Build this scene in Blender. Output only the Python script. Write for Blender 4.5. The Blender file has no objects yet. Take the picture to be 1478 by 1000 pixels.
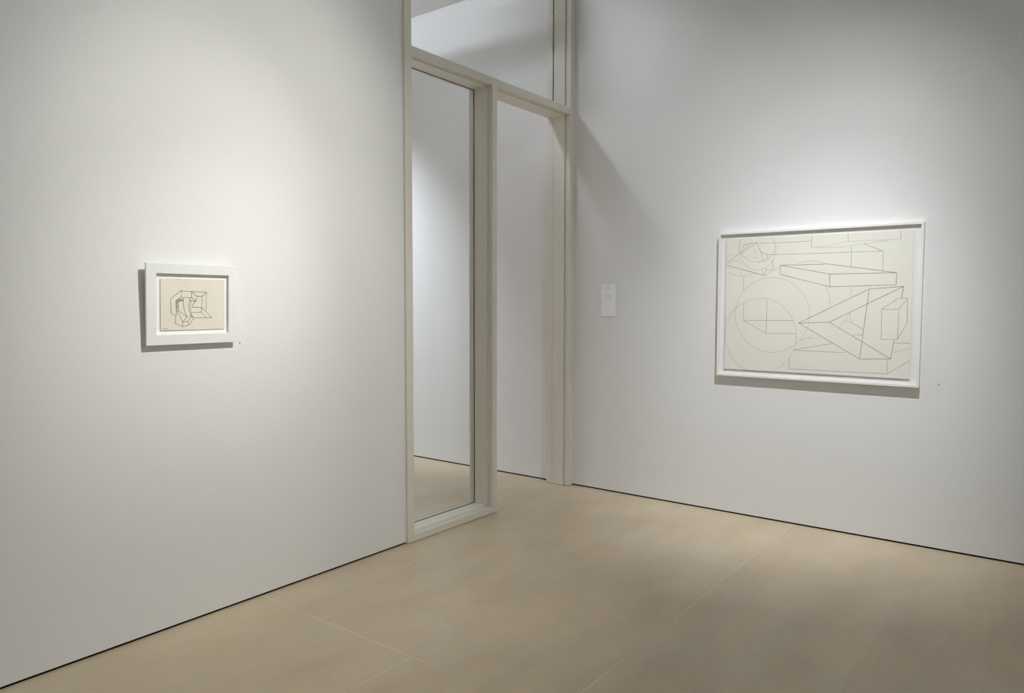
import bpy, bmesh, math, random, json
from mathutils import Vector, Matrix
random.seed(4)
SC = bpy.context.scene
COL = SC.collection

# ------------------------------------------------------------------ materials
def new_mat(name):
    m = bpy.data.materials.new(name); m.use_nodes = True
    return m, m.node_tree.nodes, m.node_tree.links, m.node_tree.nodes['Principled BSDF']

def paint(name, col, rough=0.7, spec=0.3, bump=0.0, scale=220.0, mottle=0.0, metallic=0.0, msc=1.4):
    m, N, L, P = new_mat(name)
    P.inputs['Base Color'].default_value = (*col, 1)
    P.inputs['Roughness'].default_value = rough
    P.inputs['Specular IOR Level'].default_value = spec
    P.inputs['Metallic'].default_value = metallic
    tc = N.new('ShaderNodeTexCoord')
    if mottle:
        nz = N.new('ShaderNodeTexNoise'); nz.inputs['Scale'].default_value = msc; nz.inputs['Detail'].default_value = 5
        L.new(tc.outputs['Object'], nz.inputs['Vector'])
        r = N.new('ShaderNodeMapRange'); r.inputs['From Min'].default_value = .3; r.inputs['From Max'].default_value = .7
        r.inputs['To Min'].default_value = 1 - mottle; r.inputs['To Max'].default_value = 1 + mottle
        L.new(nz.outputs['Fac'], r.inputs['Value'])
        mx = N.new('ShaderNodeVectorMath'); mx.operation = 'SCALE'; mx.inputs[0].default_value = col
        L.new(r.outputs['Result'], mx.inputs['Scale']); L.new(mx.outputs['Vector'], P.inputs['Base Color'])
    if bump:
        n2 = N.new('ShaderNodeTexNoise'); n2.inputs['Scale'].default_value = scale; n2.inputs['Detail'].default_value = 3
        L.new(tc.outputs['Object'], n2.inputs['Vector'])
        n3 = N.new('ShaderNodeTexNoise'); n3.inputs['Scale'].default_value = scale * .06; n3.inputs['Detail'].default_value = 4
        L.new(tc.outputs['Object'], n3.inputs['Vector'])
        ad = N.new('ShaderNodeMath'); ad.operation = 'MULTIPLY_ADD'; ad.inputs[1].default_value = 2.5
        L.new(n3.outputs['Fac'], ad.inputs[0]); L.new(n2.outputs['Fac'], ad.inputs[2])
        b = N.new('ShaderNodeBump'); b.inputs['Strength'].default_value = 1.0; b.inputs['Distance'].default_value = bump
        L.new(ad.outputs[0], b.inputs['Height']); L.new(b.outputs['Normal'], P.inputs['Normal'])
    return m

WALL = paint('wall_paint', (.80, .80, .787), .75, .25, bump=.0006, scale=150, mottle=.006, msc=.9)
CEIL = paint('ceiling_paint', (.68, .68, .67), .85, .2)
FRAME = paint('cream_enamel_steel', (.745, .72, .635), .42, .4, bump=.0002, scale=60)
BLACK = paint('reveal_black', (.006, .006, .006), .9, .1)
GASKET = paint('glazing_gasket_grey', (.05, .05, .048), .6, .3)
SCREW = paint('screw_head_grey', (.25, .24, .22), .5, .4)
WHITE_FRAME = paint('white_lacquered_wood', (.86, .86, .865), .5, .3)
PALE_WOOD = paint('whitewashed_wood', (.85, .83, .775), .5, .3, mottle=.02, msc=30)
MAT = paint('white_mat_board', (.90, .90, .885), .85, .1)
PAPER_OLD = paint('aged_cream_paper', (.81, .768, .66), .9, .1, mottle=.025, msc=9)
PAPER_BIG = paint('cream_drawing_paper', (.86, .845, .755), .9, .1, mottle=.012, msc=3)
PAPER_EDGE = paint('browned_paper_edge', (.62, .50, .30), .9, .1)
INK = paint('graphite_dark', (.06, .055, .05), .8, .2)
G3 = paint('graphite_firm', (.20, .18, .15), .8, .2)
G2 = paint('graphite_medium', (.33, .31, .255), .8, .2)
G1 = paint('graphite_faint', (.52, .495, .42), .8, .2)
CARD = paint('white_card', (.915, .93, .955), .7, .2)
PRINT = paint('grey_print', (.36, .36, .36), .8, .1)
VINYL = paint('grey_vinyl_numeral', (.30, .29, .25), .8, .1)
HAIR = paint('scuffed_plaster', (.84, .84, .82), .8, .2, bump=.001, scale=300)

def glass_mat(name, tint, refl=1.0):
    m = bpy.data.materials.new(name); m.use_nodes = True
    N, L = m.node_tree.nodes, m.node_tree.links
    N.remove(N['Principled BSDF']); out = N['Material Output']
    lw = N.new('ShaderNodeLayerWeight'); lw.inputs['Blend'].default_value = .5
    pw = N.new('ShaderNodeMath'); pw.operation = 'POWER'; pw.inputs[1].default_value = 5
    L.new(lw.outputs['Facing'], pw.inputs[0])
    ma = N.new('ShaderNodeMath'); ma.operation = 'MULTIPLY_ADD'; ma.inputs[1].default_value = .96 * refl; ma.inputs[2].default_value = .04 * refl
    L.new(pw.outputs[0], ma.inputs[0])
    tr = N.new('ShaderNodeBsdfTransparent'); tr.inputs['Color'].default_value = (*tint, 1)
    gl = N.new('ShaderNodeBsdfGlossy'); gl.inputs['Roughness'].default_value = 0.0
    mx = N.new('ShaderNodeMixShader')
    L.new(ma.outputs[0], mx.inputs['Fac']); L.new(tr.outputs[0], mx.inputs[1]); L.new(gl.outputs[0], mx.inputs[2])
    L.new(mx.outputs[0], out.inputs['Surface'])
    return m
GLASS = glass_mat('window_glass', (.965, .98, .972))
GLAZING = glass_mat('picture_glazing', (.99, .99, .99), .35)

def floor_mat():
    m, N, L, P = new_mat('sealed_stone_floor')
    P.inputs['Specular IOR Level'].default_value = .38
    tc = N.new('ShaderNodeTexCoord')
    at = N.new('ShaderNodeAttribute'); at.attribute_name = 'tint'; at.attribute_type = 'GEOMETRY'
    nz = N.new('ShaderNodeTexNoise'); nz.inputs['Scale'].default_value = 1.5; nz.inputs['Detail'].default_value = 6; nz.inputs['Roughness'].default_value = .6
    mp = N.new('ShaderNodeMapping'); mp.inputs['Scale'].default_value = (1.0, 2.2, 1); mp.inputs['Rotation'].default_value = (0, 0, .5)
    L.new(tc.outputs['Object'], mp.inputs['Vector']); L.new(mp.outputs[0], nz.inputs['Vector'])
    cr = N.new('ShaderNodeValToRGB')
    cr.color_ramp.elements[0].position = .28; cr.color_ramp.elements[0].color = FLOOR_A
    cr.color_ramp.elements[1].position = .72; cr.color_ramp.elements[1].color = FLOOR_B
    ad = N.new('ShaderNodeMath'); ad.operation = 'ADD'
    L.new(nz.outputs['Fac'], ad.inputs[0]); L.new(at.outputs['Fac'], ad.inputs[1]); L.new(ad.outputs[0], cr.inputs['Fac'])
    # fine grain
    # soft ochre and grey-green veining in the stone
    nh = N.new('ShaderNodeTexNoise'); nh.inputs['Scale'].default_value = 2.7; nh.inputs['Detail'].default_value = 4
    mh = N.new('ShaderNodeMapping'); mh.inputs['Scale'].default_value = (.7, 1.8, 1); mh.inputs['Rotation'].default_value = (0, 0, .5); mh.inputs['Location'].default_value = (3.1, 1.7, 0)
    L.new(tc.outputs['Object'], mh.inputs['Vector']); L.new(mh.outputs[0], nh.inputs['Vector'])
    hr = N.new('ShaderNodeValToRGB')
    hr.color_ramp.elements[0].position = .35; hr.color_ramp.elements[0].color = (.978, 1.0, 1.018, 1)
    hr.color_ramp.elements[1].position = .68; hr.color_ramp.elements[1].color = (1.025, 1.0, .955, 1)
    L.new(nh.outputs['Fac'], hr.inputs['Fac'])
    hm = N.new('ShaderNodeVectorMath'); hm.operation = 'MULTIPLY'
    L.new(cr.outputs['Color'], hm.inputs[0]); L.new(hr.outputs['Color'], hm.inputs[1])
    n2 = N.new('ShaderNodeTexNoise'); n2.inputs['Scale'].default_value = 38; n2.inputs['Detail'].default_value = 6
    m2 = N.new('ShaderNodeMapping'); m2.inputs['Scale'].default_value = (.35, 1.6, 1); m2.inputs['Rotation'].default_value = (0, 0, .45)
    L.new(tc.outputs['Object'], m2.inputs['Vector']); L.new(m2.outputs[0], n2.inputs['Vector'])
    r2 = N.new('ShaderNodeMapRange'); r2.inputs['From Min'].default_value = .3; r2.inputs['From Max'].default_value = .7
    r2.inputs['To Min'].default_value = .972; r2.inputs['To Max'].default_value = 1.028
    L.new(n2.outputs['Fac'], r2.inputs['Value'])
    # sparse dark specks
    vo = N.new('ShaderNodeTexVoronoi'); vo.inputs['Scale'].default_value = 3.4
    L.new(tc.outputs['Object'], vo.inputs['Vector'])
    lt = N.new('ShaderNodeMapRange'); lt.inputs['From Min'].default_value = .008; lt.inputs['From Max'].default_value = .022
    lt.inputs['To Min'].default_value = .62; lt.inputs['To Max'].default_value = 1
    L.new(vo.outputs['Distance'], lt.inputs['Value'])
    mu = N.new('ShaderNodeMath'); mu.operation = 'MULTIPLY'
    L.new(r2.outputs[0], mu.inputs[0]); L.new(lt.outputs[0], mu.inputs[1])
    # pale hairline scratches: thin bands of a stretched noise
    n4 = N.new('ShaderNodeTexNoise'); n4.inputs['Scale'].default_value = 2.3; n4.inputs['Detail'].default_value = 2; n4.inputs['Distortion'].default_value = .6
    L.new(tc.outputs['Object'], n4.inputs['Vector'])
    sc = N.new('ShaderNodeVectorMath'); sc.operation = 'SCALE'
    L.new(hm.outputs['Vector'], sc.inputs[0]); L.new(mu.outputs[0], sc.inputs['Scale'])
    L.new(sc.outputs['Vector'], P.inputs['Base Color'])
    rr = N.new('ShaderNodeMapRange'); rr.inputs['To Min'].default_value = .30; rr.inputs['To Max'].default_value = .46
    L.new(n4.outputs['Fac'], rr.inputs['Value']); L.new(rr.outputs[0], P.inputs['Roughness'])
    b = N.new('ShaderNodeBump'); b.inputs['Distance'].default_value = .0006; b.inputs['Strength'].default_value = .5
    n5 = N.new('ShaderNodeTexNoise'); n5.inputs['Scale'].default_value = 9; n5.inputs['Detail'].default_value = 4
    L.new(tc.outputs['Object'], n5.inputs['Vector']); L.new(n5.outputs['Fac'], b.inputs['Height']); L.new(b.outputs['Normal'], P.inputs['Normal'])
    return m
FLOOR_A = (.545, .447, .315, 1); FLOOR_B = (.665, .562, .412, 1)
FLOOR = floor_mat()
JOINT = paint('stone_joint_filler', (.71, .645, .51), .6, .3, mottle=.2, msc=1.6)
JOINT_DARK = paint('stone_joint_shadow', (.30, .26, .18), .7, .2)

# ------------------------------------------------------------------ mesh helpers
def box(bm, x0, x1, y0, y1, z0, z1, mi=0):
    v = [bm.verts.new(c) for c in ((x0,y0,z0),(x1,y0,z0),(x1,y1,z0),(x0,y1,z0),(x0,y0,z1),(x1,y0,z1),(x1,y1,z1),(x0,y1,z1))]
    fs = []
    for q in ((3,2,1,0),(4,5,6,7),(0,1,5,4),(1,2,6,5),(2,3,7,6),(3,0,4,7)):
        f = bm.faces.new([v[i] for i in q]); f.material_index = mi; fs.append(f)
    return fs

def obj(name, bm, mats, parent=None, bevel=0.0, segs=2, kind=None):
    me = bpy.data.meshes.new(name); bm.normal_update(); bm.to_mesh(me); bm.free()
    for m in (mats if isinstance(mats, (list, tuple)) else [mats]): me.materials.append(m)
    o = bpy.data.objects.new(name, me); COL.objects.link(o)
    if parent: o.parent = parent
    if bevel:
        md = o.modifiers.new('edge_rounding', 'BEVEL'); md.width = bevel; md.segments = segs; md.limit_method = 'ANGLE'; md.angle_limit = .6
        md.harden_normals = True
        for p in me.polygons: p.use_smooth = True
    if kind: o['kind'] = kind
    return o

def boxes(name, bl, mat, parent=None, bevel=0.0, kind=None):
    bm = bmesh.new()
    for b in bl: box(bm, *b)
    return obj(name, bm, mat, parent, bevel, kind=kind)

def thing(name, label, cat, loc=(0, 0, 0), rot=None, group=None):
    o = bpy.data.objects.new(name, None); COL.objects.link(o); o.empty_display_size = .1
    o.location = loc
    if rot: o.rotation_euler = rot
    o['label'] = label; o['category'] = cat
    if group: o['group'] = group
    return o

def structure(name, loc=(0, 0, 0)):
    o = bpy.data.objects.new(name, None); COL.objects.link(o); o.empty_display_size = .2
    o.location = loc; o['kind'] = 'structure'
    return o
BIG = json.loads('''[[1,[-0.2624,0.456],[-0.2582,0.4486],[-0.2544,0.441],[-0.2511,0.4332],[-0.2481,0.4252],[-0.2456,0.4171],[-0.2434,0.4088],[-0.2418,0.4004],[-0.2405,0.392],[-0.2397,0.3835],[-0.2393,0.375],[-0.2394,0.3666],[-0.24,0.3582],[-0.241,0.3498],[-0.2424,0.3416],[-0.2442,0.3335],[-0.2465,0.3256],[-0.2493,0.3179],[-0.2524,0.3104],[-0.2559,0.3031],[-0.2599,0.2962],[-0.2642,0.2895],[-0.2688,0.2831],[-0.2739,0.2771],[-0.2792,0.2714],[-0.2849,0.2662],[-0.2909,0.2613],[-0.2971,0.2569],[-0.3037,0.2529],[-0.3104,0.2493],[-0.3173,0.2462],[-0.3245,0.2436],[-0.3318,0.2415],[-0.3392,0.2399],[-0.3467,0.2388],[-0.3543,0.2383],[-0.362,0.2382],[-0.3697,0.2387],[-0.3774,0.2396],[-0.385,0.2411],[-0.3926,0.2431],[-0.4001,0.2457],[-0.4075,0.2487],[-0.4148,0.2522],[-0.4218,0.2561],[-0.4287,0.2606],[-0.4354,0.2655],[-0.4418,0.2708],[-0.448,0.2765],[-0.4538,0.2827],[-0.4594,0.2891],[-0.4646,0.296],[-0.4694,0.3031],[-0.4739,0.3106],[-0.4779,0.3183],[-0.4816,0.3263],[-0.4848,0.3344],[-0.4876,0.3428],[-0.4899,0.3513],[-0.4918,0.3599],[-0.4932,0.3685],[-0.4942,0.3773],[-0.4947,0.386],[-0.4947,0.3947],[-0.4942,0.4034],[-0.4932,0.412],[-0.4918,0.4205],[-0.4899,0.4288],[-0.4876,0.437],[-0.4848,0.4449],[-0.4816,0.4526],[-0.478,0.46],[-0.4739,0.4672]],[1,[-0.2719,0.4494],[-0.2674,0.4441],[-0.2634,0.4387],[-0.2597,0.433],[-0.2564,0.4272],[-0.2535,0.4213],[-0.251,0.4152],[-0.249,0.4091],[-0.2474,0.4029],[-0.2463,0.3967],[-0.2456,0.3904],[-0.2454,0.3842],[-0.2456,0.3779],[-0.2463,0.3718],[-0.2474,0.3657],[-0.249,0.3596],[-0.251,0.3537],[-0.2535,0.348],[-0.2564,0.3424],[-0.2597,0.337],[-0.2634,0.3318],[-0.2675,0.3268],[-0.272,0.322],[-0.2768,0.3175],[-0.282,0.3133],[-0.2875,0.3094],[-0.2933,0.3058],[-0.2994,0.3025],[-0.3058,0.2995],[-0.3124,0.2969],[-0.3192,0.2947],[-0.3262,0.2928],[-0.3333,0.2913],[-0.3406,0.2902],[-0.3481,0.2894],[-0.3555,0.2891],[-0.3631,0.2891],[-0.3706,0.2896],[-0.3782,0.2904],[-0.3857,0.2916],[-0.3932,0.2932],[-0.4005,0.2952],[-0.4077,0.2976],[-0.4148,0.3003],[-0.4217,0.3034],[-0.4284,0.3069],[-0.4349,0.3107],[-0.4411,0.3148],[-0.447,0.3192],[-0.4526,0.3238],[-0.4578,0.3288],[-0.4627,0.334],[-0.4673,0.3394],[-0.4714,0.3451],[-0.4751,0.3509],[-0.4784,0.3569],[-0.4813,0.363],[-0.4837,0.3693],[-0.4857,0.3756],[-0.4871,0.382],[-0.4881,0.3885],[-0.4887,0.3949],[-0.4887,0.4013],[-0.4883,0.4077],[-0.4873,0.414],[-0.4859,0.4203],[-0.4841,0.4264],[-0.4818,0.4324],[-0.479,0.4382],[-0.4757,0.4438],[-0.4721,0.4492],[-0.468,0.4544],[-0.4636,0.4594]],[1,[-0.0122,-0.066],[-0.0125,-0.0875],[-0.0147,-0.1088],[-0.0186,-0.1299],[-0.0242,-0.1505],[-0.0316,-0.1706],[-0.0406,-0.19],[-0.0513,-0.2085],[-0.0635,-0.2261],[-0.0771,-0.2425],[-0.0921,-0.2577],[-0.1084,-0.2716],[-0.1259,-0.284],[-0.1444,-0.2948],[-0.1638,-0.304],[-0.184,-0.3114],[-0.2048,-0.3171],[-0.2261,-0.3208],[-0.2477,-0.3227],[-0.2695,-0.3227],[-0.2913,-0.3207],[-0.3129,-0.3167],[-0.3341,-0.3108],[-0.3548,-0.3031],[-0.3749,-0.2934],[-0.3941,-0.282],[-0.4122,-0.2689],[-0.4292,-0.2542],[-0.4449,-0.2379],[-0.4592,-0.2203],[-0.4719,-0.2015],[-0.4829,-0.1815],[-0.4921,-0.1607],[-0.4994,-0.1391],[-0.5049,-0.1169],[-0.5083,-0.0943],[-0.5098,-0.0716],[-0.5093,-0.0488],[-0.5067,-0.0262],[-0.5022,-0.0039],[-0.4957,0.0177],[-0.4873,0.0387],[-0.4772,0.0588],[-0.4653,0.0778],[-0.4518,0.0956],[-0.4369,0.1121],[-0.4206,0.1271],[-0.403,0.1405],[-0.3844,0.1523],[-0.3649,0.1623],[-0.3446,0.1704],[-0.3237,0.1767],[-0.3024,0.1811],[-0.2808,0.1836],[-0.2591,0.1841],[-0.2375,0.1827],[-0.2162,0.1795],[-0.1952,0.1743],[-0.1748,0.1674],[-0.155,0.1587],[-0.1361,0.1484],[-0.1181,0.1365],[-0.1013,0.1231],[-0.0856,0.1084],[-0.0712,0.0923],[-0.0582,0.0752],[-0.0467,0.057],[-0.0367,0.0379],[-0.0284,0.018],[-0.0217,-0.0024],[-0.0168,-0.0233],[-0.0136,-0.0446],[-0.0122,-0.066]],[1,[-0.5787,-0.218],[-0.5787,-0.2052],[-0.578,-0.1924],[-0.5768,-0.1797],[-0.5749,-0.167],[-0.5725,-0.1545],[-0.5694,-0.1421],[-0.5658,-0.1299],[-0.5617,-0.1179],[-0.5569,-0.1061],[-0.5517,-0.0946],[-0.5459,-0.0834],[-0.5396,-0.0725],[-0.5328,-0.062],[-0.5255,-0.0519],[-0.5178,-0.0421],[-0.5096,-0.0328],[-0.5011,-0.0239],[-0.4921,-0.0155],[-0.4828,-0.0076],[-0.4731,-0.0002],[-0.4631,0.0067],[-0.4528,0.013],[-0.4423,0.0188],[-0.4315,0.0241],[-0.4205,0.0288],[-0.4093,0.0328],[-0.398,0.0364],[-0.3865,0.0393],[-0.3749,0.0416],[-0.3633,0.0433],[-0.3516,0.0444],[-0.3399,0.0449],[-0.3282,0.0448],[-0.3165,0.0441],[-0.3049,0.0429],[-0.2934,0.041],[-0.282,0.0385],[-0.2708,0.0355],[-0.2597,0.0319],[-0.2488,0.0278],[-0.2381,0.0231],[-0.2277,0.0179],[-0.2175,0.0121],[-0.2076,0.0059],[-0.198,-0.0008],[-0.1887,-0.008],[-0.1798,-0.0157],[-0.1712,-0.0238],[-0.163,-0.0323],[-0.1552,-0.0412],[-0.1479,-0.0504],[-0.1409,-0.06],[-0.1344,-0.07],[-0.1284,-0.0803],[-0.1228,-0.0908],[-0.1177,-0.1016],[-0.1131,-0.1127],[-0.1089,-0.1239],[-0.1053,-0.1354],[-0.1022,-0.147],[-0.0997,-0.1588],[-0.0976,-0.1707],[-0.0961,-0.1826],[-0.0951,-0.1947],[-0.0947,-0.2068],[-0.0948,-0.2188],[-0.0954,-0.2309],[-0.0965,-0.243],[-0.0982,-0.2549],[-0.1004,-0.2668],[-0.1032,-0.2786],[-0.1065,-0.2902]],[1,[-0.1065,-0.2902],[-0.1073,-0.2929],[-0.1082,-0.2956],[-0.1091,-0.2983],[-0.11,-0.301],[-0.111,-0.3036],[-0.112,-0.3063],[-0.113,-0.3089],[-0.114,-0.3116],[-0.1151,-0.3142],[-0.1162,-0.3168],[-0.1173,-0.3194],[-0.1184,-0.322],[-0.1196,-0.3245],[-0.1208,-0.3271],[-0.122,-0.3296],[-0.1233,-0.3322],[-0.1246,-0.3347],[-0.1259,-0.3372],[-0.1272,-0.3397],[-0.1286,-0.3421],[-0.13,-0.3446],[-0.1314,-0.347],[-0.1328,-0.3495],[-0.1343,-0.3519],[-0.1358,-0.3542],[-0.1373,-0.3566],[-0.1389,-0.359],[-0.1404,-0.3613],[-0.142,-0.3636],[-0.1436,-0.3659],[-0.1453,-0.3682],[-0.1469,-0.3705],[-0.1486,-0.3727],[-0.1504,-0.3749],[-0.1521,-0.3771],[-0.1538,-0.3793],[-0.1556,-0.3815],[-0.1574,-0.3836],[-0.1593,-0.3857],[-0.1611,-0.3878],[-0.163,-0.3899],[-0.1649,-0.392],[-0.1668,-0.394],[-0.1687,-0.396],[-0.1707,-0.398],[-0.1727,-0.4],[-0.1747,-0.4019],[-0.1767,-0.4039],[-0.1788,-0.4057],[-0.1808,-0.4076],[-0.1829,-0.4095],[-0.185,-0.4113],[-0.1872,-0.4131],[-0.1893,-0.4149],[-0.1915,-0.4166],[-0.1936,-0.4183],[-0.1958,-0.42],[-0.1981,-0.4217],[-0.2003,-0.4234],[-0.2026,-0.425],[-0.2048,-0.4266],[-0.2071,-0.4282],[-0.2094,-0.4297],[-0.2118,-0.4312],[-0.2141,-0.4327],[-0.2165,-0.4342],[-0.2188,-0.4356],[-0.2212,-0.437],[-0.2236,-0.4384],[-0.2261,-0.4397],[-0.2285,-0.441],[-0.2309,-0.4423]],[1,[-0.4162,-0.4546],[-0.42,-0.4532],[-0.4238,-0.4517],[-0.4275,-0.4501],[-0.4313,-0.4485],[-0.435,-0.4468],[-0.4387,-0.445],[-0.4423,-0.4432],[-0.446,-0.4413],[-0.4496,-0.4394],[-0.4532,-0.4373],[-0.4567,-0.4352],[-0.4602,-0.4331],[-0.4637,-0.4309],[-0.4671,-0.4286],[-0.4705,-0.4263],[-0.4739,-0.4239],[-0.4772,-0.4214],[-0.4805,-0.4189],[-0.4838,-0.4163],[-0.487,-0.4136],[-0.4902,-0.4109],[-0.4933,-0.4082],[-0.4964,-0.4054],[-0.4994,-0.4025],[-0.5024,-0.3996],[-0.5054,-0.3966],[-0.5083,-0.3936],[-0.5111,-0.3905],[-0.514,-0.3874],[-0.5167,-0.3842],[-0.5194,-0.3809],[-0.5221,-0.3776],[-0.5247,-0.3743],[-0.5272,-0.3709],[-0.5297,-0.3675],[-0.5322,-0.364],[-0.5346,-0.3605],[-0.5369,-0.3569],[-0.5392,-0.3533],[-0.5414,-0.3497],[-0.5435,-0.346],[-0.5456,-0.3423],[-0.5477,-0.3385],[-0.5497,-0.3347],[-0.5516,-0.3309],[-0.5534,-0.327],[-0.5552,-0.3231],[-0.557,-0.3192],[-0.5586,-0.3152],[-0.5602,-0.3112],[-0.5618,-0.3072],[-0.5633,-0.3031],[-0.5647,-0.299],[-0.566,-0.2949],[-0.5673,-0.2908],[-0.5685,-0.2866],[-0.5697,-0.2825],[-0.5708,-0.2783],[-0.5718,-0.2741],[-0.5727,-0.2698],[-0.5736,-0.2656],[-0.5744,-0.2613],[-0.5752,-0.257],[-0.5758,-0.2527],[-0.5764,-0.2484],[-0.577,-0.2441],[-0.5774,-0.2398],[-0.5778,-0.2354],[-0.5782,-0.2311],[-0.5784,-0.2267],[-0.5786,-0.2224],[-0.5787,-0.218]],[2,[-0.4619,0.4157],[-0.4612,0.3824]],[2,[-0.4619,0.417],[-0.4066,0.4217],[-0.37,0.4233]],[2,[-0.4605,0.417],[-0.4297,0.4009]],[2,[-0.5765,0.2905],[-0.4066,0.4204]],[2,[-0.4863,0.3466],[-0.37,0.4233]],[1,[-0.5163,0.2994],[-0.4859,0.3265]],[2,[-0.37,0.4233],[-0.3421,0.3589],[-0.323,0.3023]],[1,[-0.3998,0.4141],[-0.3518,0.2907]],[1,[-0.3518,0.2907],[-0.323,0.3023],[-0.2983,0.31],[-0.2505,0.3571]],[2,[-0.3421,0.3589],[-0.2988,0.3362],[-0.2983,0.31]],[1,[-0.469,0.3326],[-0.3677,0.3177]],[1,[-0.5777,0.3501],[-0.4965,0.3403]],[1,[-0.5765,0.2905],[-0.5164,0.3075],[-0.4715,0.2879]],[3,[-0.5762,0.2756],[-0.3168,0.1989]],[2,[-0.3168,0.1989],[-0.2967,0.2411]],[1,[-0.3329,0.2421],[-0.3168,0.1989]],[1,[-0.318,0.2515],[-0.2967,0.2378],[-0.2588,0.2336]],[2,[-0.2603,0.3021],[-0.2588,0.2336]],[1,[-0.3166,0.189],[-0.2863,0.2146],[-0.2542,0.2335],[-0.2158,0.2468]],[1,[-0.5758,0.2553],[-0.5536,0.2581]],[1,[-0.5752,0.2247],[-0.4695,0.1934],[-0.4705,0.239]],[1,[-0.4573,0.1952],[-0.3788,0.2135]],[2,[-0.4573,0.1952],[-0.4551,0.0913]],[2,[-0.4536,0.0141],[-0.451,-0.1094]],[2,[-0.3632,0.4177],[-0.2519,0.4156]],[2,[-0.2403,0.4151],[-0.0119,0.4167]],[2,[-0.0127,0.4514],[-0.0107,0.3713]],[1,[-0.0107,0.3713],[0.0375,0.3767],[0.2113,0.4026],[0.5112,0.4026]],[2,[-0.2989,0.3381],[0.0247,0.3346],[0.4137,0.3342]],[2,[0.21,0.4517],[0.2113,0.4026]],[2,[0.5097,0.4527],[0.5112,0.4026]],[1,[0.0255,0.3722],[0.1793,0.3704],[0.3044,0.3829],[0.4471,0.3988]],[2,[0.3044,0.3829],[0.4137,0.3342],[0.4171,0.215]],[2,[0.2321,0.3753],[0.2346,0.2405]],[3,[-0.2098,0.2635],[0.0709,0.2639],[0.0822,0.2655],[0.4949,0.1982],[0.4938,0.1246],[0.1086,0.1167],[-0.2084,0.2031],[-0.2098,0.2635]],[3,[-0.2098,0.2635],[0.1064,0.1992],[0.4949,0.1982]],[3,[0.1064,0.1992],[0.1086,0.1167]],[1,[-0.0963,0.2729],[-0.0471,0.2853],[0.0017,0.2869],[0.0278,0.2816],[0.0731,0.2689]],[1,[0.0799,0.1215],[0.0985,0.0931],[0.1097,0.0492],[0.1131,-0.0135]],[2,[-0.2922,0.0373],[-0.293,-0.1949]],[2,[-0.451,-0.1094],[-0.1187,-0.1041]],[2,[-0.451,-0.1094],[-0.2936,-0.1949],[-0.099,-0.1923]],[1,[-0.0945,-0.1942],[-0.0992,-0.2623]],[3,[-0.0806,-0.1209],[0.3431,0.1],[0.5346,0.114],[0.1115,-0.1118],[-0.0806,-0.1209]],[3,[-0.0806,-0.1209],[0.299,-0.3418],[0.4765,-0.3334],[0.1115,-0.1118]],[3,[0.3431,0.1],[0.299,-0.3418]],[3,[0.5346,0.114],[0.5256,0.043]],[3,[0.492,-0.2155],[0.4765,-0.3334]],[2,[0.4174,-0.0259],[0.5132,-0.0253],[0.559,0.0418],[0.5102,0.0419],[0.4174,-0.0259],[0.4201,-0.2136],[0.5107,-0.2107],[0.5132,-0.0253]],[2,[0.559,0.0418],[0.5619,-0.1082],[0.5107,-0.2107]],[1,[0.2367,-0.0479],[0.2383,-0.1059],[0.2006,-0.1022]],[2,[0.2383,-0.1078],[0.3165,-0.1555]],[1,[0.2255,-0.0585],[0.2147,-0.0865],[0.2007,-0.1053],[0.1741,-0.1382]],[2,[0.252,-0.1897],[0.313,-0.1893]],[2,[0.4952,-0.2334],[0.5841,-0.2333]],[1,[0.4862,-0.2926],[0.585,-0.2629]],[2,[0.4564,-0.3343],[0.4591,-0.4268]],[2,[0.5836,-0.3378],[0.4591,-0.4268],[0.0457,-0.428],[-0.1344,-0.4285],[-0.1362,-0.3515]],[2,[-0.1046,-0.2994],[0.0843,-0.2589],[0.1311,-0.2497]],[2,[-0.1045,-0.3027],[0.0855,-0.3051],[0.2147,-0.3041]],[1,[-0.0715,-0.24],[-0.0224,-0.2211],[0.0197,-0.1898]],[1,[-0.0225,-0.2191],[0.0446,-0.2158],[0.0596,-0.209]],[1,[0.2363,0.1164],[0.2379,0.058]],[1,[-0.5844,-0.132],[-0.5609,-0.077],[-0.4895,-0.0019]]]''')
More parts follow.
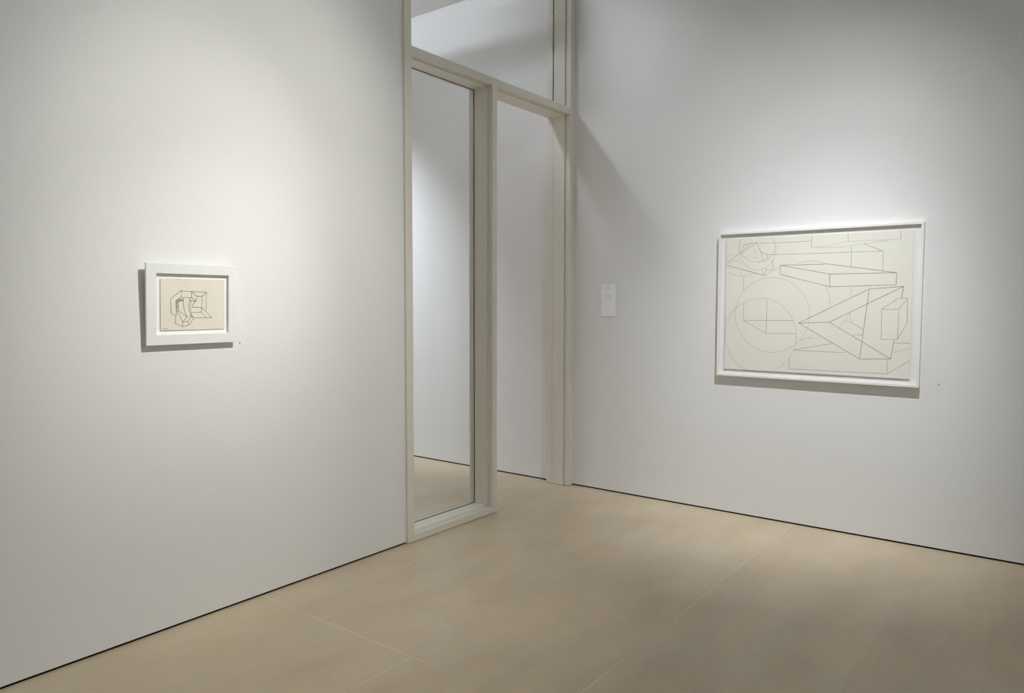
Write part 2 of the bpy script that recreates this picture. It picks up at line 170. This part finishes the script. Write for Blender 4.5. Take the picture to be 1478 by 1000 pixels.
SMALL = json.loads('''[[3,[-0.0531,0.0638],[-0.1032,0.0246],[-0.102,-0.0397],[-0.0818,-0.0516]],[2,[-0.0531,0.0638],[-0.0557,0.0318]],[3,[-0.0531,0.06],[-0.0073,0.058],[0.0674,0.0562]],[2,[-0.0073,0.058],[-0.0054,0.0305]],[2,[-0.0568,0.0313],[-0.0054,0.0305]],[3,[-0.0568,0.0318],[-0.0804,0.0157],[-0.0786,-0.032]],[2,[-0.0804,0.0157],[-0.0446,0.0175]],[2,[-0.0721,0.0094],[-0.0446,0.0169]],[2,[-0.0667,0.0211],[-0.0446,0.0196]],[3,[-0.0787,0.0105],[-0.0694,0.0078],[-0.0665,-0.0268]],[3,[-0.0073,0.058],[0.0213,0.0367],[0.046,0.0369],[0.0674,0.0562]],[2,[0.0213,0.0367],[0.0157,0.0133]],[3,[-0.0054,0.0305],[0.0157,0.0133],[-0.0138,0.016]],[3,[0.0146,0.0133],[0.0015,-0.0002],[-0.0041,-0.0137],[0.0435,-0.015]],[2,[0.046,0.0369],[0.0435,-0.015]],[2,[0.0674,0.0562],[0.0657,-0.0304]],[2,[0.0435,-0.015],[0.0949,-0.0628]],[3,[0.0435,-0.015],[0.0407,-0.0368],[-0.0039,-0.038]],[2,[0.0407,-0.0368],[0.0672,-0.0635]],[2,[0.0036,-0.0636],[0.0949,-0.0628]],[2,[-0.0079,-0.0461],[0.0047,-0.0636]],[3,[-0.0435,0.0292],[-0.0462,0.0132],[-0.0445,-0.0082],[-0.0377,-0.035],[-0.0286,-0.0577]],[3,[-0.0111,0.0294],[-0.0172,0.0133],[-0.0199,-0.0083],[-0.0164,-0.0325],[-0.009,-0.0515]],[3,[-0.0082,0.0187],[-0.012,-0.0029],[-0.0108,-0.0299],[-0.005,-0.0515]],[3,[-0.0786,-0.0331],[-0.0676,-0.0284],[-0.0286,-0.0577]],[3,[-0.0775,-0.0347],[-0.0839,-0.0867],[-0.0485,-0.102],[-0.0189,-0.0957],[0.0047,-0.0636]],[3,[-0.0709,-0.0337],[-0.0486,-0.0816],[-0.0485,-0.102]],[3,[-0.0486,-0.0816],[-0.0246,-0.0793],[-0.005,-0.0559]],[2,[-0.0246,-0.0793],[-0.0189,-0.0957]],[3,[-0.0486,-0.0816],[-0.0286,-0.0577],[-0.005,-0.0543],[0.0047,-0.0636]],[2,[-0.0776,0.0078],[-0.0753,-0.0267]],[2,[-0.0743,0.0078],[-0.072,-0.0267]],[2,[-0.0787,-0.0081],[-0.0693,-0.0134]],[2,[-0.0749,0.0184],[-0.0639,0.0174]],[2,[-0.0695,0.0237],[-0.0502,0.0217]],[2,[-0.0776,0.0131],[-0.0557,0.0121]],[1,[-0.141,-0.1086],[-0.1367,-0.1055],[-0.1335,-0.1109],[-0.1292,-0.1068],[-0.126,-0.1127],[-0.1207,-0.1091],[-0.1142,-0.1072]]]''')

# ------------------------------------------------------------------ the rooms
H = 4.18            # ceiling height
GAP = .0115          # black reveal under the walls
TH = .20            # thickness of the left wall and the glazed screen
XL, YF, YB = -8.6, -8.2, 6.2
XS = -1.888         # where the left wall ends and the glazed screen starts

# floor: stone slabs with fine filled joints
def slab_floor():
    cols = [(XL, -4.43, [YF, -6.4, -4.1, -1.07, .5, 3.0, YB]),
            (-4.43, -2.905, [YF, -5.7, -3.55, -1.07, .5, 2.4, YB]),
            (-2.905, -1.365, [YF, -6.4, -4.15, -2.59, -1.795, -.265, .9, 3.2, YB]),
            (-1.365, .5, [YF, -5.6, -3.4, -1.795, -1.03, .35, 1.9, 3.6, YB])]
    bm = bmesh.new(); lay = bm.faces.layers.float.new('tint')
    g = .003
    tints = [.0, .045, -.04, .02, -.015, .06, -.05, .03]; k = 0
    # a filler bed just below the slab tops
    fs = box(bm, XL, .5, YF, YB, -.06, -.0006, 1)
    for (x0, x1, ys) in cols:
        for y0, y1 in zip(ys[:-1], ys[1:]):
            f = box(bm, x0 + g, x1 - g, y0 + g, y1 - g, -.03, 0.0, 0)
            t = tints[k % len(tints)]; k += 1
            for q in f: q[lay] = t
    return obj('floor', bm, [FLOOR, JOINT], kind='structure')
slab_floor()

def wall_bm(bl, black, parent_name):
    bm = bmesh.new()
    for b in bl: box(bm, *b)
    o = obj(parent_name, bm, WALL, kind='structure')
    bm = bmesh.new()
    for b in black: box(bm, *b)
    obj('recessed_reveal', bm, BLACK, o)
    return o
# left wall (carries the small drawing)
wall_bm([(XL, XS, 0, TH, GAP, H)], [(XL, XS - .003, .007, TH - .007, 0, GAP)], 'wall_left')
# right wall runs straight through both rooms
wall_bm([(0, .25, YF, YB, GAP, H)], [(.007, .25, YF, YB, 0, GAP)], 'wall_right')
wall_bm([(XL, .25, YF - .2, YF, GAP, H)], [(XL, .25, YF - .2, YF - .007, 0, GAP)], 'wall_rear')
wall_bm([(XL - .2, XL, YF - .2, YB + .2, GAP, H)], [(XL - .2, XL - .007, YF, YB, 0, GAP)], 'wall_side')
wall_bm([(XL, .25, YB, YB + .2, GAP, H)], [(XL, .25, YB + .007, YB + .2, 0, GAP)], 'wall_far')
boxes('ceiling', [(XL - .2, .25, YF - .2, YB + .2, H, H + .15)], CEIL, kind='structure')

# ------------------------------------------------------------------ glazed screen
LIP0, LIP1, STOP1, BACK = -.016, .028, .142, .200     # depth of lip, glazing stop, back frame
GY = .147                                             # glass plane
Z0, Z1 = 2.999, 3.050                                 # transom face
XM0, XM1 = -1.047, -.996                              # mullion face
XE = -1.829                                           # inner edge of the left stile
XJ = -.058                                            # inner edge of the jamb at the right wall
ST = .010                                             # how far the stop stands into the opening
SILL = .046
scr = structure('window_1')
HB = H - .001
# left stile
boxes('side_stile', [(XS, XE, LIP0, LIP1, .003, HB), (XS + .002, XE + ST, LIP1, STOP1, .003, HB), (XS + .002, XE + .002, STOP1, BACK, .003, HB)], FRAME, scr, .0012)
# mullion between the fixed pane and the doorway
boxes('mullion', [(XM0, XM1, LIP0, LIP1, .003, Z0 + .004), (XM0 - ST, XM1 + ST, LIP1, STOP1, .003, Z0 + .004), (XM0 + .001, XM1 - .001, STOP1, BACK, .003, Z0 + .004)], FRAME, scr, .0012)
# bottom rail
boxes('bottom_rail', [(XE - .002, XM0 + .002, LIP0 + .0006, LIP1, .003, SILL), (XE, XM0, LIP1, STOP1, .003, SILL + ST), (XE, XM0, STOP1, BACK, .003, SILL)], FRAME, scr, .0012)
# transom across pane and doorway
boxes('transom_rail', [(XE - .002, XJ + .002, LIP0 + .0006, LIP1, Z0, Z1), (XE, XJ, LIP1, STOP1, Z0 - ST, Z1 + ST), (XE, XJ, STOP1, BACK, Z0, Z1)], FRAME, scr, .0012)
# jamb against the right wall, floor to ceiling
jamb = boxes('jamb_post', [(XJ, -.0005, LIP0, LIP1, .003, HB), (XJ - ST, -.0005, LIP1 + .006, STOP1, .003, HB), (XJ + .004, -.0005, LIP1, LIP1 + .006, .003, HB), (XJ - ST * .6, -.0005, STOP1 + .0035, BACK, .003, HB), (XJ + .004, -.0005, STOP1, STOP1 + .0035, .003, HB)], FRAME, scr, .0012)
for z in (3.815, 2.86, 1.95, .30):
    bm = bmesh.new()
    bmesh.ops.create_cone(bm, cap_ends=True, segments=16, radius1=.0042, radius2=.0038, depth=.0016,
        matrix=Matrix.Translation((XJ - ST - .0004, .088, z)) @ Matrix.Rotation(math.pi / 2, 4, 'Y'))
    obj('screw_head', bm, SCREW, jamb)
# glass and its gaskets
def pane(name, x0, x1, z0, z1):
    p = boxes(name, [(x0 + .001, x1 - .001, GY, GY + .006, z0 + .001, z1 - .001)], GLASS, scr)
    q = .004; y0, y1 = STOP1 + .0005, GY - .0002
    boxes('gasket', [(x0, x1, y0, y1, z0, z0 + q), (x0, x1, y0, y1, z1 - q, z1), (x0, x0 + q, y0, y1, z0 + q, z1 - q), (x1 - q, x1, y0, y1, z0 + q, z1 - q)], GASKET, p)
    return p
pane('glass_pane', XE + ST - .0005, XM0 - ST + .0005, SILL + ST - .0005, Z0 - ST + .0005)
pane('clerestory_glass', XE + ST - .0005, XJ - ST + .0005, Z1 + ST - .0005, H - .012)
boxes('head_rail', [(XE, XJ, LIP0 + .0006, BACK, H - .012, HB)], FRAME, scr)

# unseen trough added in the room beyond: its plates cut off the strip light
boxes('unseen_light_trough', [(-1.06, -.78, .62, 3.3, 3.935, 3.945), (-1.06, -.90, .62, 3.3, 4.06, 4.07), (-1.06, -1.05, .62, 3.3, 3.945, 4.06), (-1.03, -1.01, .7, .72, 4.07, H), (-1.03, -1.01, 3.1, 3.12, 4.07, H)], WHITE_FRAME, kind='structure')

# ------------------------------------------------------------------ line drawings as fine ribbons of graphite
def ribbons(lines, widths, z, bounds, clip=True):
    bm = bmesh.new()
    u0, u1, v0, v1 = bounds
    rnd = random.Random(2)
    for ln in lines:
        w = widths[ln[0]] / 2; mi = ln[0] - 1; pts = ln[1:]
        for (a, b) in zip(pts[:-1], pts[1:]):
            if clip:
                t0, t1 = 0.0, 1.0; ok = True
                du, dv = b[0] - a[0], b[1] - a[1]
                for pq, qq in ((-du, a[0] - u0), (du, u1 - a[0]), (-dv, a[1] - v0), (dv, v1 - a[1])):
                    if abs(pq) < 1e-9:
                        if qq < 0: ok = False
                    else:
                        r = qq / pq
                        if pq < 0: t0 = max(t0, r)
                        else: t1 = min(t1, r)
                if not ok or t0 >= t1: continue
                a, b = (a[0] + du * t0, a[1] + dv * t0), (a[0] + du * t1, a[1] + dv * t1)
            d = Vector((b[0] - a[0], b[1] - a[1])); n = d.length
            if n < 1e-5: continue
            d /= n; s = Vector((-d.y, d.x))
            k = max(1, int(n / .03)); prev = None
            for i in range(k + 1):
                c = Vector(a) + d * (n * i / k); ww = w * (1 + rnd.uniform(-.18, .18))
                e = 0.0
                if i == 0: c -= d * w * .5
                if i == k: c += d * w * .5
                cur = (bm.verts.new((c.x + s.x * ww, c.y + s.y * ww, z)), bm.verts.new((c.x - s.x * ww, c.y - s.y * ww, z)))
                if prev:
                    f = bm.faces.new((prev[0], prev[1], cur[1], cur[0])); f.material_index = mi
                prev = cur
    return bm

# frames are built flat: u = local X to the right, v = local Y up, local Z out of the wall
def picture(root, W, Hh, rail, depth, recess, glaz, wood, paper, paper_mat, pu0, pu1, pv0, pv1, floatd, lines, widths, mats, plate=None, edge=None, sign=None):
    w, h = W / 2, Hh / 2
    iw, ih = w - rail, h - rail
    f0 = -depth
    # mitred moulding: one mesh, four mitred rails
    bm = bmesh.new()
    o_ = [(-w, -h), (w, -h), (w, h), (-w, h)]; i_ = [(-iw, -ih), (iw, -ih), (iw, ih), (-iw, ih)]
    ring = []
    if plate:      # face plate with a set-back body behind it
        th, ins = plate
        q_ = [(x - math.copysign(ins, x), y - math.copysign(ins, y)) for x, y in o_]
        prof = ((q_, f0), (q_, -th), (o_, -th), (o_, 0), (i_, 0), (i_, f0))
    else:
        prof = ((o_, f0), (o_, 0), (i_, 0), (i_, f0))
    for (pts, z) in prof:
        ring.append([bm.verts.new((x, y, z)) for x, y in pts])
    for a in range(len(ring)):
        A_, B_ = ring[a], ring[(a + 1) % len(ring)]
        for i in range(4):
            j = (i + 1) % 4
            bm.faces.new((A_[i], A_[j], B_[j], B_[i]))
    bmesh.ops.recalc_face_normals(bm, faces=bm.faces)
    fr = obj('frame', bm, wood, root, .0009)
    bk = boxes('mat_board', [(-iw + .0004, iw - .0004, -ih + .0004, ih - .0004, -recess - .004, -recess)], MAT, root)
    zt = -recess + floatd
    pp = boxes('drawing_sheet', [(pu0, pu1, pv0, pv1, zt - .0006, zt)], paper_mat, root)
    if edge:
        t = .0011
        bm = bmesh.new(); rn = random.Random(5)
        def strip(a, b, inw):
            n = 26; pr = None
            for i in range(n + 1):
                c = Vector(a).lerp(Vector(b), i / n); q = c + Vector(inw) * t * rn.uniform(.4, 1.4)
                cur = (bm.verts.new((c.x, c.y, zt + .0001)), bm.verts.new((q.x, q.y, zt + .0001)))
                if pr: bm.faces.new((pr[0], cur[0], cur[1], pr[1]))
                pr = cur
        strip((pu0, pv0), (pu1, pv0), (0, 1)); strip((pu0, pv1), (pu1, pv1), (0, -1)); strip((pu0, pv0), (pu0, pv1), (1, 0)); strip((pu1, pv0), (pu1, pv1), (-1, 0))
        for cu, cv, rx, ry in ((pu0 + .086, pv1 - .002, .006, .0016), (pu0 + .093, pv1 - .003, .0025, .0014), (pu1 - .028, pv1 - .002, .0018, .0012)):
            vs = [bm.verts.new((cu + rx * math.cos(a * .5236), cv + ry * math.sin(a * .5236), zt + .00015)) for a in range(12)]
            bm.faces.new(vs)
        obj('browned_edge', bm, edge, pp)
    bm = ribbons(lines, widths, zt + .0002, (pu0 + .002, pu1 - .002, pv0 + .002, pv1 - .002))
    obj('pencil_lines', bm, mats, pp)
    if sign:
        obj('signature', ribbons(sign, widths, zt + .0002, (pu0 + .002, pu1 - .002, pv0 + .002, pv1 - .002)), mats, pp)
    # hidden hanging blocks carry the frame on the wall
    boxes('backing_panel', [(-iw + .0004, iw - .0004, -ih + .0004, ih - .0004, f0 + .0005, -recess - .0041)], wood, root)
    if glaz:
        boxes('glazing', [(-iw + .0003, iw - .0003, -ih + .0003, ih - .0003, -.005, -.003)], GLAZING, root)
    return fr

# large drawing on the right wall: local X -> -Y world, local Y -> +Z, local Z -> -X
big = thing('framed_drawing', 'large pencil drawing of overlapping beams, circles and triangle in thin white frame on right wall', 'framed drawing', (-.040, -1.8887, 1.4897))
big.matrix_world = Matrix(((0, 0, -1, -.0455), (-1, 0, 0, -1.8887), (0, 1, 0, 1.4897), (0, 0, 0, 1)))
picture(big, 1.2725, 1.002, .0145, .0445, .020, True, PALE_WOOD, None, PAPER_BIG, -.583, .583, -.4515, .4535, .010, BIG, {1: .0020, 2: .0023, 3: .0028}, [G1, G2, G3])

# small drawing on the left wall, tipping forward slightly at the top
T = math.radians(2.4)
small = thing('framed_drawing', 'small ink drawing on yellowed paper in wide flat white frame on left wall', 'framed drawing')
small.matrix_world = Matrix(((1, 0, 0, -3.2607), (0, -math.sin(T), -math.cos(T), -.0385), (0, math.cos(T), -math.sin(T), 1.4908), (0, 0, 0, 1)))
picture(small, .4376, .363, .0447, .027, .0155, False, WHITE_FRAME, None, PAPER_OLD, -.1509, .156, -.1175, .1136, .004, SMALL[:-1], {1: .0013, 2: .0016, 3: .0019}, [G3, INK, INK], plate=(.012, .012), edge=PAPER_EDGE, sign=SMALL[-1:])

# ------------------------------------------------------------------ small things on the walls
card = thing('wall_label', 'narrow white text card on the right wall beside the door jamb', 'wall label', (0, -.3435, 1.5195))
card.matrix_world = Matrix(((0, 0, -1, -.0005), (-1, 0, 0, -.3435), (0, 1, 0, 1.5195), (0, 0, 0, 1)))
boxes('card', [(-.0635, .0635, -.1245, .1255, 0, .006)], CARD, card, .0004)
rn = random.Random(9)
def textline(uc, v, width, hh):
    bm = bmesh.new(); u = uc - width / 2
    while u < uc + width / 2:
        wl = rn.uniform(.003, .009)
        e = min(u + wl, uc + width / 2); x = u
        while x < e - .0004:
            q = rn.uniform(.0007, .0013); a = hh * rn.choice((.6, .6, 1.0))
            box(bm, x, min(x + q, e), v, v + a, .006, .0062); x += q + .0006
        u = e + .0022
    obj('text_line', bm, PRINT, card)
for args in ((-.002, .101, .034, .0045), (-.002, .092, .030, .0050), (-.002, .054, .038, .0050), (-.001, .036, .082, .0040), (.008, .029, .040, .0035), (-.002, .012, .034, .0035)):
    textline(*args)

def numeral(txt, loc, wall, label, size):
    cu = bpy.data.curves.new('wall_numeral', 'FONT'); cu.body = txt; cu.size = size; cu.extrude = .0003; cu.align_x = 'CENTER'; cu.align_y = 'CENTER'
    t = bpy.data.objects.new('tmp_text', cu); COL.objects.link(t)
    dg = bpy.context.evaluated_depsgraph_get(); me = bpy.data.meshes.new_from_object(t.evaluated_get(dg))
    bpy.data.objects.remove(t)
    me.materials.clear(); me.materials.append(VINYL)
    o = bpy.data.objects.new('wall_numeral', me); COL.objects.link(o)
    if wall == 'left': o.matrix_world = Matrix(((1, 0, 0, loc[0]), (0, 0, -1, loc[1]), (0, 1, 0, loc[2]), (0, 0, 0, 1)))
    else: o.matrix_world = Matrix(((0, 0, -1, loc[0]), (-1, 0, 0, loc[1]), (0, 1, 0, loc[2]), (0, 0, 0, 1)))
    o['label'] = label; o['category'] = 'wall number'
    return o
numeral('6', (-3.008, -.0006, 1.302), 'left', 'tiny grey vinyl numeral on left wall by lower right corner of small frame', .019)
numeral('8', (-.0006, -2.624, 1.012), 'right', 'tiny grey vinyl numeral on right wall below and right of the large frame', .019)

# ------------------------------------------------------------------ camera
F = Vector((0.7939827, 0.6050168, -0.0595496)); U = Vector((0.0464350, 0.0373136, 0.9982242))
R = F.cross(U).normalized(); U = R.cross(F).normalized(); F.normalize()
cam = bpy.data.cameras.new('camera'); co = bpy.data.objects.new('camera', cam); COL.objects.link(co)
co.matrix_world = Matrix(((R.x, U.x, -F.x, -5.0537), (R.y, U.y, -F.y, -3.2405), (R.z, U.z, -F.z, 1.5), (0, 0, 0, 1)))
cam.sensor_width = 36; cam.lens = 1056.6178 / 1478 * 36; cam.clip_start = .05
SC.camera = co

# ------------------------------------------------------------------ lights (ceiling track spots, added fill spots and an added trough strip)
def spot(name, loc, target, power, angle, blend, col, radius=.03):
    l = bpy.data.lights.new(name, 'SPOT'); l.energy = power; l.spot_size = math.radians(angle); l.spot_blend = blend
    l.color = col; l.shadow_soft_size = radius
    o = bpy.data.objects.new(name, l); COL.objects.link(o); o.location = loc
    o.rotation_euler = (Vector(target) - Vector(loc)).to_track_quat('-Z', 'Y').to_euler()
    return o
def area(name, loc, target, power, sx, sy, col, spread=180):
    l = bpy.data.lights.new(name, 'AREA'); l.shape = 'RECTANGLE'; l.size = sx; l.size_y = sy; l.energy = power; l.color = col
    l.spread = math.radians(spread)
    o = bpy.data.objects.new(name, l); COL.objects.link(o); o.location = loc
    o.rotation_euler = (Vector(target) - Vector(loc)).to_track_quat('-Z', 'Y').to_euler()
    return o
W_ = (1, .965, .91); N_ = (1, .975, .95); C_ = (.93, .96, 1)
LA_ = (1.024, 1.011, 0.964); LB_ = (0.974, 0.997, 1.035); LK_ = (0.930, 0.972, 1.110); LF_ = (0.879, 0.996, 1.182)
spot('track_or_fill_spot', (-2.6, -2.8, 4.05), (-3.15, 0, 1.9), 46.6, 90, 1.0, LA_, .02)
spot('track_or_fill_spot', (-1.95, -2.6, 4.05), (0, -1.85, 1.5), 65.2, 50, 1.0, LB_, .02)
spot('track_or_fill_spot', (-1.95, -2.6, 4.05), (0, -1.85, 1.4), 83.4, 70, 1.0, LB_, .02)
spot('track_or_fill_spot', (-.95, -1.65, 4.05), (0, -1.85, 1.6), 11.0, 90, 1.0, LB_, .03)
spot('track_or_fill_spot', (-1.4, .85, 4.08), (-.1, .2, 3.0), 18.0, 120, 1.0, LK_, .03)
spot('track_or_fill_spot', (-1.5, 3.2, 4.08), (0, 3.0, 1.9), 172.5, 80, 1.0, LK_, .03)
spot('track_or_fill_spot', (-4.2, -5.4, 4.05), (-4.2, -8.2, 1.7), 598.0, 110, 1.0, LF_, .05)  # added fill: floods the unseen rear wall for ambient bounce in the gallery
spot('track_or_fill_spot', (-3, 4, 4.05), (-3, 6.2, 1.7), 926.0, 110, 1.0, LK_, .05)  # added ambient fill for the room beyond, bounced off its far wall
spot('track_or_fill_spot', (-2.6, -2.8, 4.05), (-3.2, 0, .2), 63.1, 60, 1.0, LA_, .02)
spot('track_or_fill_spot', (-1.95, -2.6, 4.05), (0, -1.7, .5), 176.1, 50, 1.0, LB_, .02)
spot('track_or_fill_spot', (-2.6, -2.8, 4.05), (-3.0, 0, 2.4), 117.8, 46, 1.0, LA_, .02)
spot('track_or_fill_spot', (-1.2, .75, 4.08), (0, -.2, 3.3), 50.3, 60, 1.0, LK_, .03)
spot('track_or_fill_spot', (-1.5, 3.6, 4.08), (0, 2.6, 2.2), 467.4, 55, 1.0, LK_, .03)
spot('track_or_fill_spot', (-2.6, -2.8, 4.05), (-2.6, 0, .3), 108.0, 50, 1.0, LA_, .02)
spot('track_or_fill_spot', (-2.6, -2.8, 4.05), (-3.3, 0, 1.0), 120.6, 32, 1.0, LA_, .02)
spot('track_or_fill_spot', (-2.6, -2.8, 4.05), (-3.3, 0, 1.9), 121.8, 32, 1.0, LA_, .02)
spot('track_or_fill_spot', (-2.6, -2.8, 4.05), (-3.9, 0, 2.2), 3.4, 40, 1.0, LA_, .02)
spot('track_or_fill_spot', (-1.95, -2.6, 4.05), (0, -1.85, .7), 110.6, 38, 1.0, LB_, .02)
spot('track_or_fill_spot', (-1.95, -2.6, 4.05), (0, -1.0, 1.2), 22.8, 45, 1.0, LB_, .02)
spot('track_or_fill_spot', (-1.95, -2.6, 4.05), (0, -.3, 2.3), 38.1, 50, 1.0, LB_, .02)
area('added_trough_strip', (-1.0, 1.95, 4.0), (0, 1.95, 4.0), 4.9, 2.6, .03, LK_, 150)  # strip added inside the unseen trough to brighten the wall top beyond
spot('track_or_fill_spot', (-2.6, -2.8, 4.05), (-2.3, 0, 1.8), 62.2, 42, 1.0, LA_, .02)
w = bpy.data.worlds.new('world'); SC.world = w; w.use_nodes = True
w.node_tree.nodes['Background'].inputs[0].default_value = (0, 0, 0, 1)
SC.view_settings.view_transform = 'Standard'; SC.view_settings.look = 'None'
SC.view_settings.gamma = 1; SC.view_settings.exposure = 0.0
SC.view_settings.use_curve_mapping = False
SC.cycles.max_bounces = 12; SC.cycles.diffuse_bounces = 8; SC.cycles.transparent_max_bounces = 16
SC.cycles.use_denoising = True
